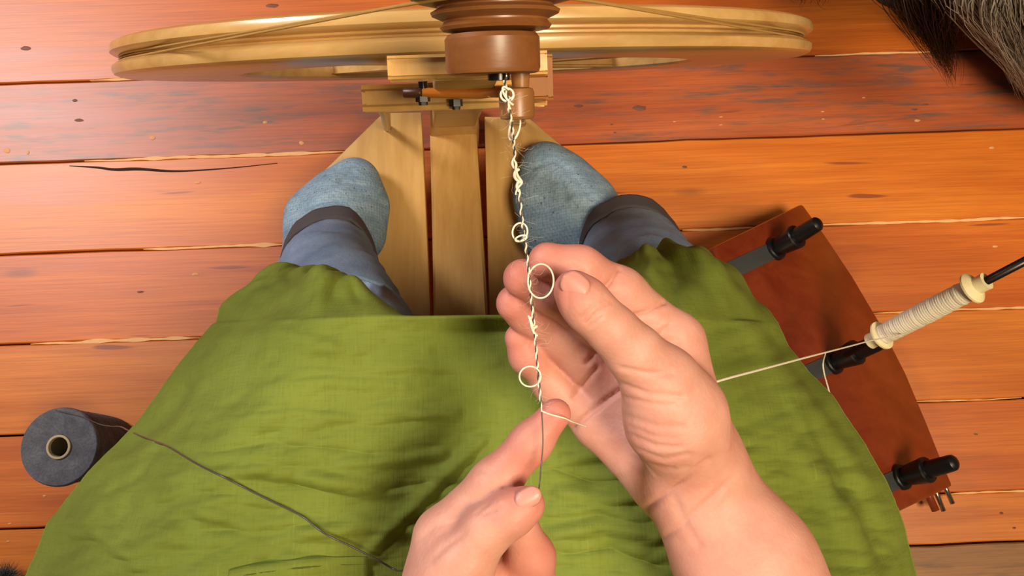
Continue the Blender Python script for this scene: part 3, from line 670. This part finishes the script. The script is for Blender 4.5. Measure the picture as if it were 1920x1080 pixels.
ridges += [([(835, 985), (905, 912), (1002, 788)], 6, -.0016), ([(845, 1000), (920, 920), (1010, 800)], 6, .0012), ([(705, 1040), (838, 908), (915, 830)], 6, -.0018), ([(990, 770), (1080, 745), (1150, 760)], 7, .001),
    ([(430, 790), (560, 775), (700, 790), (860, 770)], 6, .0008), ([(400, 850), (520, 830), (700, 850)], 6, -.0009), ([(500, 690), (640, 700), (790, 690), (900, 700)], 5, .0005), ([(540, 905), (660, 930), (800, 905)], 6, -.0011),
    ([(200, 930), (260, 900), (300, 850)], 7, -.0016), ([(140, 1000), (190, 960), (215, 900)], 7, .0014), ([(330, 960), (420, 935), (520, 945)], 6, .0010), ([(1040, 880), (1110, 905), (1180, 900)], 6, -.0014), ([(1030, 960), (1120, 950), (1210, 975)], 6, .0012),
    ([(1060, 1040), (1150, 1030), (1230, 1060)], 7, -.0014), ([(1480, 760), (1530, 860), (1570, 980)], 9, .0016), ([(1540, 880), (1600, 960), (1650, 1060)], 8, -.0016)]
ridge_d = {}
def lap_z(px, py, s):
    e = abs(2*s-1); z = .532
    z -= .020*math.exp(-((s-.5)/.13)**2)*min(1, max(0, (py-560)/60))          # the hollow between the thighs
    z -= .115*max(0, (e-.55)/.45)**2.2                                          # rolls off over the sides
    z += .010*min(1, max(0, (py-600)/500))
    return z
def lap(px, py):
    xl, xr = edge(Ll, py), edge(Lr, py); s = (px-xl)/(xr-xl); return at(px, py, lap_z(px, py, s))
def wrinkle(pxy):
    P = np.asarray(pxy, float); h = np.zeros(len(P))
    for (poly, wd, am) in ridges: h += 1.5*am*np.exp(-(seg_dist(P, poly)/wd)**2)
    for i, (x, y) in enumerate(P):
        g = min(1, max(.15, (y-640)/260)); g2 = min(1, abs(x-930)/500)
        h[i] += 1.5*g*(.0016*fbm(x/150, y/42, 3.1, 4)+.0016*(1-abs(fbm(x/210+y/160, y/60-x/320, 8.2, 3)))*.8) + g2*.0045*fbm(x/120+y/90, y/110, 5.5, 3)
    return h
nc = 190
hem = [(0, 528, 493), (.06, 560, 497), (.12, 600, 505), (.18, 640, 521), (.23, 668, 545), (.27, 692, 566), (.31, 722, 575), (.36, 760, 589), (.45, 850, 593), (.55, 960, 590),
       (.62, 1060, 575), (.66, 1110, 540), (.72, 1165, 492), (.80, 1205, 468), (.88, 1245, 457), (.95, 1288, 467), (1, 1304, 472)]
hem = np.array(hem); V = []; PX = []
svals = np.linspace(0, 1, nc)
NB = 26
for b in range(NB):                                             # front: from the hem back up to the knees
    t = b/(NB-1)
    for s in svals:
        kx = 405+(1457-405)*s; ky = 606-14*math.sin(PI*s)
        Kp = at(kx, ky, lap_z(kx, ky, s))
        hx = np.interp(s, hem[:, 0], hem[:, 1]); hy = np.interp(s, hem[:, 0], hem[:, 2])
        lob = min(1, max(0, (ky-hy-4)/26))
        zh = .415+.02*math.cos(s*40)
        Hl = at(hx, hy, zh+ (Kp.z-.5)*.5); Hm = Vector((Kp.x, Kp.y-.012, Kp.z-.15))
        # undulating hem
        Hp = Hm.lerp(Hl, lob); eo = max(0, abs(2*s-1)-.55)/.45; mid = (Kp+Hp)/2 + Vector((.006*eo*(1 if s > .5 else -1), .010, .010))*lob + Vector((0, .006, .0))*(1-lob)
        p = Hp*(1-t)**2+mid*2*t*(1-t)+Kp*t*t
        fold = lob*(.013*(1-t)*t*4*fbm(s*9, t*1.2, 2.2, 3)+.006*(1-t)**2*fbm(s*26, 1.0, 4.4, 2)*min(1, 8*s, 8*(1-s)))
        p = p+Vector((0, fold*.6, fold)); V.append(p); PX.append(None)
rows = np.r_[np.linspace(608, 1120, 128), np.linspace(1140, 1650, 24)]
for py in rows:
    xl, xr = edge(Ll, py), edge(Lr, py)
    for s in svals:
        ky = py-14*math.sin(PI*s)*max(0, 1-(py-606)/120); px = xl+(xr-xl)*s
        V.append(at(px, ky, lap_z(px, ky, s))); PX.append((px, ky))
V = np.array([tuple(v) for v in V]); nb = NB*nc
hw = wrinkle(PX[nb:])
nr = NB+len(rows)
Qd = np.array([(r*nc+c, r*nc+c+1, (r+1)*nc+c+1, (r+1)*nc+c) for r in range(nr-1) for c in range(nc-1)])
edgef = np.tile(np.clip(np.minimum(svals, 1-svals)/.03, .0, 1), len(rows))
V[nb:, 2] += hw*(.25+.75*edgef)
# side falls
sideV = []; sideQ = []
off = len(V)
for (col, sg) in ((0, 1), (nc-1, -1)):
    prev = [r*nc+col for r in range(NB-4, nr)]
    for k in range(1, 8):
        cur = []
        for q, r in enumerate(range(NB-4, nr)):
            p = V[r*nc+col]; wob = .006*fbm(p[1]*26, k*.35, 3+col)
            sideV.append((p[0]+sg*(.010*k**.9*.6+wob*k/7), p[1]-.0*k, p[2]-.034*k)); cur.append(off+len(sideV)-1)
        for q in range(len(cur)-1): sideQ.append((prev[q], prev[q+1], cur[q+1], cur[q]) if sg < 0 else (prev[q], cur[q], cur[q+1], prev[q+1]))
        prev = cur
V = np.vstack([V, sideV]); Fa = [tuple(q) for q in Qd]+sideQ
apron = mk('apron', V, Fa, M['linen'], person)
md = apron.modifiers.new('cloth', 'SOLIDIFY'); md.thickness = .0012; md.offset = -1
sub = apron.modifiers.new('smooth', 'SUBSURF'); sub.levels = 1; sub.render_levels = 1
# apron pocket, stitched on the lap
def lap_pt(px, py, up=0): p = lap(px, py); return Vector((p.x, p.y, p.z+float(wrinkle([(px, py)])[0])+up))
n1, n2 = 26, 12; PV = []
for i in range(n2):
    for j in range(n1):
        u = j/(n1-1); x = 436+(692-436)*u; yt = 1068-26*min(1, u*1.6)**.7; y = yt+(1190-yt)*i/(n2-1); PV.append(lap_pt(x-12*i/(n2-1)*(1-u), y, .0016))
pk = mk('pocket', PV, [(i*n1+j, i*n1+j+1, (i+1)*n1+j+1, (i+1)*n1+j) for i in range(n2-1) for j in range(n1-1)], M['linen'], apron)
md = pk.modifiers.new('cloth', 'SOLIDIFY'); md.thickness = .0010; md.offset = -1
M['stitch'] = plain('dark_green_seam', (74, 84, 24), .9)
st = [lap_pt(436+(690-436)*u, 1068-26*min(1, u*1.6)**.7+15, .0022) for u in np.linspace(0.02, 1, 30)]
tube('seam', st, .0004, M['stitch'], apron, 5)
st = [lap_pt(688, y, .0022) for y in np.linspace(1044, 1180, 16)]
tube('seam', st, .0004, M['stitch'], apron, 5)
# --- trousers: two legs from hips to cuffs, one garment
def leg_rings(pts, seg=40, n=46, seed=0):
    P = resample([p[0] for p in pts], n); d = np.linspace(0, len(pts)-1, n); rr = np.interp(d, range(len(pts)), [p[1] for p in pts])
    T = np.gradient(P, axis=0); T /= np.linalg.norm(T, axis=1)[:, None]; V = []
    for i in range(n):
        u = np.cross(T[i], [0, 1, .3]); u /= np.linalg.norm(u); v = np.cross(T[i], u)
        for k in range(seg):
            a = 2*PI*k/seg; c = np.cos(a)*u+np.sin(a)*v; q = P[i]+c*rr[i]
            V.append(q+c*(.0045*fbm(q[0]*24+seed, q[1]*24, q[2]*34, 3)))
    Fc = [(i*seg+k, i*seg+(k+1) % seg, (i+1)*seg+(k+1) % seg, (i+1)*seg+k) for i in range(n-1) for k in range(seg)]
    return V, Fc, n, seg
legL = [(Vector((-.10, -.36, .46)), .085), (at(650, 770, .44), .058), (at(648, 655, .415), .050), (at(636, 590, .345), .047), (at(618, 520, .235), .0455), (at(618, 498, .185), .0445)]
legR = [(Vector((.10, -.36, .46)), .085), (at(1240, 770, .44), .058), (at(1240, 655, .415), .052), (at(1222, 575, .335), .050), (at(1198, 512, .235), .0500), (at(1186, 486, .185), .0500)]
TV = []; TF = []
hems = []
for q, lg in enumerate((legL, legR)):
    v, f, n, sg = leg_rings(lg, seed=q*9); o = len(TV); TV += [tuple(x) for x in v]; TF += [tuple(i+o for i in ff) for ff in f]
    hems.append([Vector(x) for x in v[-sg:]])
tro = mk('trousers', TV, TF, M['denim'], person); md = tro.modifiers.new('cloth', 'SOLIDIFY'); md.thickness = .002; md.offset = -1
for lg, hm in zip((legL, legR), hems):
    ax = ((lg[-1][0]-lg[-2][0]).normalized()+Vector((0, .55, 0))).normalized(); c = sum(hm, Vector())/len(hm); HV = []; n_ = len(hm)
    for (d, k) in ((0, 1.0), (-.003, 1.02), (.004, 1.03), (.024, .99), (.028, .97), (.024, .93), (.004, .93)):
        HV += [c+(p-c)*k+ax*d for p in hm]
    mk('trouser_hem', HV, [(i*n_+k, i*n_+(k+1) % n_, ((i+1) % 7)*n_+(k+1) % n_, ((i+1) % 7)*n_+k) for i in range(7) for k in range(n_)], M['denim_hem'], tro)
# --- socks
def P3(px, py, z): return at(px, py, z)
def sl(*pts): return [(P3(*a[:3]), P3(*b[:3]), a[3], b[3]) for a, b in zip(pts[:-1], pts[1:])]
footL = sl((612, 500, .20, .036), (612, 512, .15, .038), (612, 565, .118, .031)) + sl((618, 500, .14, .038), (632, 430, .125, .037), (640, 385, .117, .031)) + sl((640, 385, .115, .030), (664, 342, .107, .017)) + \
        sl((682, 440, .112, .021), (682, 385, .110, .021), (674, 338, .108, .015)) + sl((582, 470, .112, .028), (590, 410, .110, .026), (624, 362, .107, .016)) + sl((624, 362, .107, .015), (664, 336, .107, .016))
Vs, Qs = implicit(footL, [], .0022, .022)
Vs = relax(Vs, Qs, 3)
Vs = carve(Vs, Qs, [([(552, 394), (600, 378), (650, 369), (700, 374), (724, 384)], 4, .0022, 2), ([(640, 340), (680, 345), (712, 352)], 5, .0018, 2), ([(590, 352), (630, 345), (662, 322)], 6, .0016, 2), ([(630, 318), (668, 315), (700, 325)], 5, .0010, 2)])
ls = mk('sock', Vs, Qs, M['knit'], person)
footR = sl((1180, 490, .20, .036), (1172, 500, .15, .038), (1150, 540, .118, .031)) + sl((1150, 480, .14, .038), (1090, 410, .125, .037), (1060, 365, .117, .031)) + sl((1060, 365, .115, .030), (1026, 318, .107, .020)) + \
        sl((1020, 440, .112, .026), (1010, 370, .110, .022), (1016, 312, .108, .017)) + sl((1120, 440, .112, .024), (1098, 385, .110, .025), (1062, 332, .107, .018)) + sl((1062, 332, .107, .017), (1024, 308, .107, .018))
Vs, Qs = implicit(footR, [], .0022, .022)
Vs = relax(Vs, Qs, 3)
Vs = carve(Vs, Qs, [([(1000, 312), (1040, 300), (1072, 318)], 5, .0018, 2), ([(1020, 330), (1050, 340), (1060, 370)], 8, .0025, 2), ([(1060, 318), (1090, 345), (1110, 372)], 6, .0016, 2), ([(990, 400), (1060, 385), (1130, 392)], 5, .0018, 2)])
rsock = mk('sock', Vs, Qs, M['knit'], person)
tag(ls, 'blue tweed sock lit by the lamp'); tag(rsock, 'blue tweed sock half in shadow')
# ================================================================ YARNS
def depth_path(ctrl, n): return resample([atd(*c) for c in ctrl], n)
yctrl = [(946, 150, .2535), (953, 195, .2530), (961, 250, .262), (967, 310, .274), (974, 370, .280), (981, 430, .286), (989, 490, .293), (996, 560, .300), (1003, 630, .304), (1009, 700, .304), (1013, 745, .303), (1016, 772, .302)]
yroot = empty('plied_yarn', atd(996, 560, .3), 'white and dark grey boucle yarn being twisted between the brown orifice and both hands', 'yarn')
n = 900; P = depth_path(yctrl, n); T = np.gradient(P, axis=0); T /= np.linalg.norm(T, axis=1)[:, None]
u = np.cross(T, [0, 0, 1.]); u /= np.linalg.norm(u, axis=1)[:, None]; v = np.cross(T, u)
ph = np.linspace(0, 1, n)*2*PI*25
fade = np.clip((1-np.linspace(0, 1, n))*14, .1, 1)[:, None]
Wh = P+(np.cos(ph)[:, None]*u+np.sin(ph)[:, None]*v)*.00033*fade; Gr = P-(np.cos(ph)[:, None]*u+np.sin(ph)[:, None]*v)*.00026*fade
tube('white_strand', Wh, .00031*(1+.15*np.sin(np.arange(n)*.21)), M['white_yarn'], yroot, 8)
Gr2 = np.vstack([Gr, depth_path([(1016, 772, .302), (1018, 830, .302), (1014, 880, .301), (1011, 912, .3000), (1006, 935, .3050)], 60)[1:]])
tube('grey_strand', Gr2, .00026, M['grey_yarn'], yroot, 8)
def ring(cx, cy, rx, ry, dep, tilt=0, turns=1.0, ph0=0, rad=.00032, name='loop'):
    pts = []; m = int(60*turns)
    for i in range(m+1):
        a = ph0+2*PI*turns*i/m; x = rx*math.cos(a); y = ry*math.sin(a); ct, st_ = math.cos(tilt), math.sin(tilt)
        pts.append(atd(cx+x*ct-y*st_, cy+x*st_+y*ct, dep+.0012*math.sin(a*.5+1)-.001))
    return tube(name, pts, rad, M['white_yarn'], yroot, 8)
ring(1014, 527, 24, 32, .2965, .05, 1.06, 2.6); ring(994, 706, 20, 19, .3040, 0, 1.05, .4); ring(975, 435, 14, 17, .2865, .2, 1.2, 0); ring(977, 447, 11, 5, .2855, -.3, 1.0, 1)
ring(951, 178, 12, 12, .2530, 0, 1.05, .6, .00036); ring(965, 240, 9, 24, .2660, .25, 1.0, 1, .00034); ring(955, 180, 7, 20, .2525, -.6, .6, 2, .00034)
# thicker slubs wound round the core
def slub(ctrl, amp, turns, rad):
    Q_ = depth_path(ctrl, 90); k = np.linspace(0, 1, 90); a = k*2*PI*turns
    uu = np.array([1, 0, 0.]); vv = np.array([0, .5, .86]); env = np.sin(PI*k)[:, None]
    tube('slub', Q_+(np.cos(a)[:, None]*uu+np.sin(a)[:, None]*vv)*amp*(.3+.7*env), rad*(.6+.4*np.sin(PI*k)), M['white_yarn'], yroot, 8)
slub([(961, 296, .271), (970, 330, .274), (973, 362, .277)], .0009, 3, .00055); slub([(963, 300, .2705), (975, 335, .274), (968, 365, .277)], .0007, 1.5, .00045)
slub([(993, 594, .3015), (1001, 612, .303), (1006, 630, .305)], .0009, 2, .0006); slub([(990, 592, .301), (1003, 626, .303)], .0004, .5, .0006)
slub([(948, 165, .253), (957, 185, .2525), (955, 205, .2535)], .0008, 2, .0004)
# loose fibres
FV, FF = [], []
for i in range(120):
    k = random.randint(40, n-20); p0 = P[k]; a = random.random()*2*PI; dd = Vector((math.cos(a), math.sin(a)*.7, random.uniform(-.4, .4)))*random.uniform(.002, .007)
    bnd = Vector((random.uniform(-1, 1), random.uniform(-1, 1), 0))*.002
    q = resample([Vector(p0), Vector(p0)+dd*.5+bnd, Vector(p0)+dd], 6); vv, ff = tube_geo(q, .000022, 3, len(FV)); FV += vv.tolist(); FF += ff
fz = mk('loose_fibre', FV, FF, M['white_yarn'], yroot); tag(fz, kind='stuff')
# the white single: from the bobbin, under the right hand, to the join
wy = empty('white_single', atd(1345, 715, .37), 'thin cream single yarn running from the ivory bobbin to the right hand', 'yarn')
nb_ = s0+sd_*.022
tube('strand', [nb_+Vector((0, 0, .010)), atd(1690, 628, .735), atd(1640, 637, .69), atd(1590, 650, .61), atd(1520, 668, .505), atd(1430, 692, .43), atd(1345, 715, .385), atd(1290, 735, .385), atd(1200, 760, .385)], .00062, M['cream_yarn'], wy, 8, 120)
tube('loose_loop', [atd(1548, 660, .545), atd(1543, 680, .56), atd(1545, 700, .56), atd(1551, 722, .555), atd(1560, 752, .55), atd(1575, 785, .54)], .0006, M['cream_yarn'], wy, 8, 50)
tube('joined_end', [atd(1016, 771, .302), atd(1035, 778, .3035), atd(1058, 784, .3055), atd(1071, 790, .311), atd(1085, 795, .33), atd(1100, 800, .350)], .00030, M['white_yarn'], wy, 8, 40)
# the grey thread lying over the apron
gy = empty('grey_thread', lap(450, 905), 'dark grey thread trailing from the grey spool across the green apron to the left hand', 'thread')
gp = [Vector((sc_.x-.004, sc_.y+rs*.93, zs+.002)), at(150, 780, zs+.003), at(185, 795, zs+.02), at(205, 799, .18), at(225, 800, .28), at(238, 806, .40)]
lp = [(250, 812), (290, 825), (320, 836), (345, 851), (380, 870), (430, 893), (470, 918), (520, 942), (570, 966), (620, 994), (670, 1020), (720, 1045), (752, 1060)]
gp += [lap_pt(x, y, .0034+.010*max(0, (x-560)/190)) for x, y in lp]+[atd(775, 1068, .345), atd(830, 1090, .345)]
tube('strand', gp, .00046, M['grey_yarn'], gy, 8, 220)
tube('stray_ply', [lap_pt(238, 806, .0012), lap_pt(262, 824, .0012), lap_pt(300, 830, .002), lap_pt(318, 836, .001)], .0004, M['grey_yarn'], gy, 6, 30)
# ================================================================ FLEECE (top right) and tuft (bottom left)
def locks(name, root, guides, per, spread, rad, mat, zj=.02, nseg=9, wave=.006):
    FV, FF = [], []
    for g in guides:
        G = resample(g, nseg)
        for i in range(per):
            a = np.array([random.gauss(0, 1), random.gauss(0, 1), random.gauss(0, 1)*.6])*spread; ln = random.uniform(.55, 1.05); k = np.linspace(0, 1, nseg)
            prof_ = (1-.72*k**1.3)[:, None]
            Q_ = G[0]+(resample(G, nseg)-G[0])*ln + a*prof_
            ph1, ph2 = random.random()*6, random.random()*6; wv = np.stack([np.sin(k*5+ph1), np.sin(k*4+ph2), np.sin(k*6+ph1)*.6], 1)*wave*k[:, None]*random.uniform(.3, 1)
            vv, ff = tube_geo(Q_+wv, rad*(1-.8*k), 3, len(FV)); FV += vv.tolist(); FF += ff
    o = mk(name, FV, FF, mat, root); tag(o, kind='stuff'); return o
fl_ = at(1850, -60, 0)
fleece = empty('wool_fleece', fl_, 'shaggy grey and dark brown wool fleece with long locks at the top right', 'fleece')
g = lambda *p: [atd(*q) for q in p]
dark_g = [g((1690, -90, .66), (1705, -10, .70), (1735, 60, .76), (1770, 130, .82)), g((1735, -90, .64), (1745, 0, .69), (1765, 70, .76), (1785, 150, .84)), g((1780, -90, .64), (1775, -10, .68), (1768, 50, .74), (1778, 110, .80)),
          g((1860, -90, .62), (1880, -20, .66), (1905, 50, .70), (1925, 110, .76)), g((1900, -90, .62), (1925, 0, .66), (1940, 60, .7), (1960, 150, .78)), g((1830, -90, .62), (1850, -30, .66), (1880, 30, .7), (1900, 80, .75)),
          g((1720, -90, .66), (1740, -30, .7), (1755, 20, .74), (1765, 70, .78))]
light_g = [g((1850, -90, .60), (1810, -10, .64), (1835, 40, .68), (1880, 100, .73), (1915, 165, .80)), g((1870, -90, .60), (1850, 0, .64), (1870, 60, .69), (1905, 120, .75), (1930, 190, .82)), g((1800, -90, .62), (1805, -10, .66), (1840, 50, .70), (1890, 110, .76), (1920, 160, .8)),
           g((1900, -90, .6), (1900, -10, .64), (1915, 60, .69), (1935, 140, .76)), g((1760, -90, .63), (1770, -40, .66), (1785, 10, .7), (1790, 60, .75))]
locks('dark_locks', fleece, dark_g, 240, .011, .00045, M['fleece_dark'])
locks('silver_locks', fleece, light_g, 170, .0085, .00040, M['fleece_light'])
locks('stray_locks', fleece, [g((1480, -60, .8), (1500, -25, .82), (1505, 5, .84)), g((1520, -60, .8), (1535, -30, .82), (1540, 6, .84))], 60, .008, .0004, M['fleece_dark'])
# matted body of the fleece
FVv, FQ = implicit([(at(1700, -120, .20), at(1960, -110, .22), .055, .07), (at(1960, -60, .16), at(2080, 60, .12), .075, .075), (at(1960, -120, .05), at(2080, -100, .05), .06, .06), (at(1760, -130, .10), at(2000, -140, .06), .09, .1)], [], .007, .03)
FVv = FVv+normals(FVv, FQ)*np.array([.010*fbm(*(p*22), 3) for p in FVv])[:, None]
FVv[:, 2] = np.maximum(FVv[:, 2], .001)
mk('matted_wool', FVv, FQ, M['fleece_core'], fleece)
tp = at(14, 1078, .02)
tuft = empty('wool_tuft', (tp.x, tp.y, 0), 'small fuzzy dark grey wool tuft on the floor in the bottom left corner', 'wool')
FV, FF = [], []
for i in range(900):
    a = Vector((random.gauss(0, 1), random.gauss(0, 1), abs(random.gauss(0, 1)))).normalized(); c = Vector((tp.x-.004, tp.y-.006, .012))
    q = [c, c+a*.010+Vector((0, 0, .002)), c+a*random.uniform(.013, .021)+Vector((random.gauss(0, .002), random.gauss(0, .002), random.gauss(0, .002)))]
    vv, ff = tube_geo(np.array([tuple(x) for x in q]), np.array([.0004, .0003, .00008]), 3, len(FV)); vv[:, 2] = np.maximum(vv[:, 2], .0005); FV += vv.tolist(); FF += ff
t_ = mk('wool_fibre', FV, FF, M['slot'], tuft); tag(t_, kind='stuff')
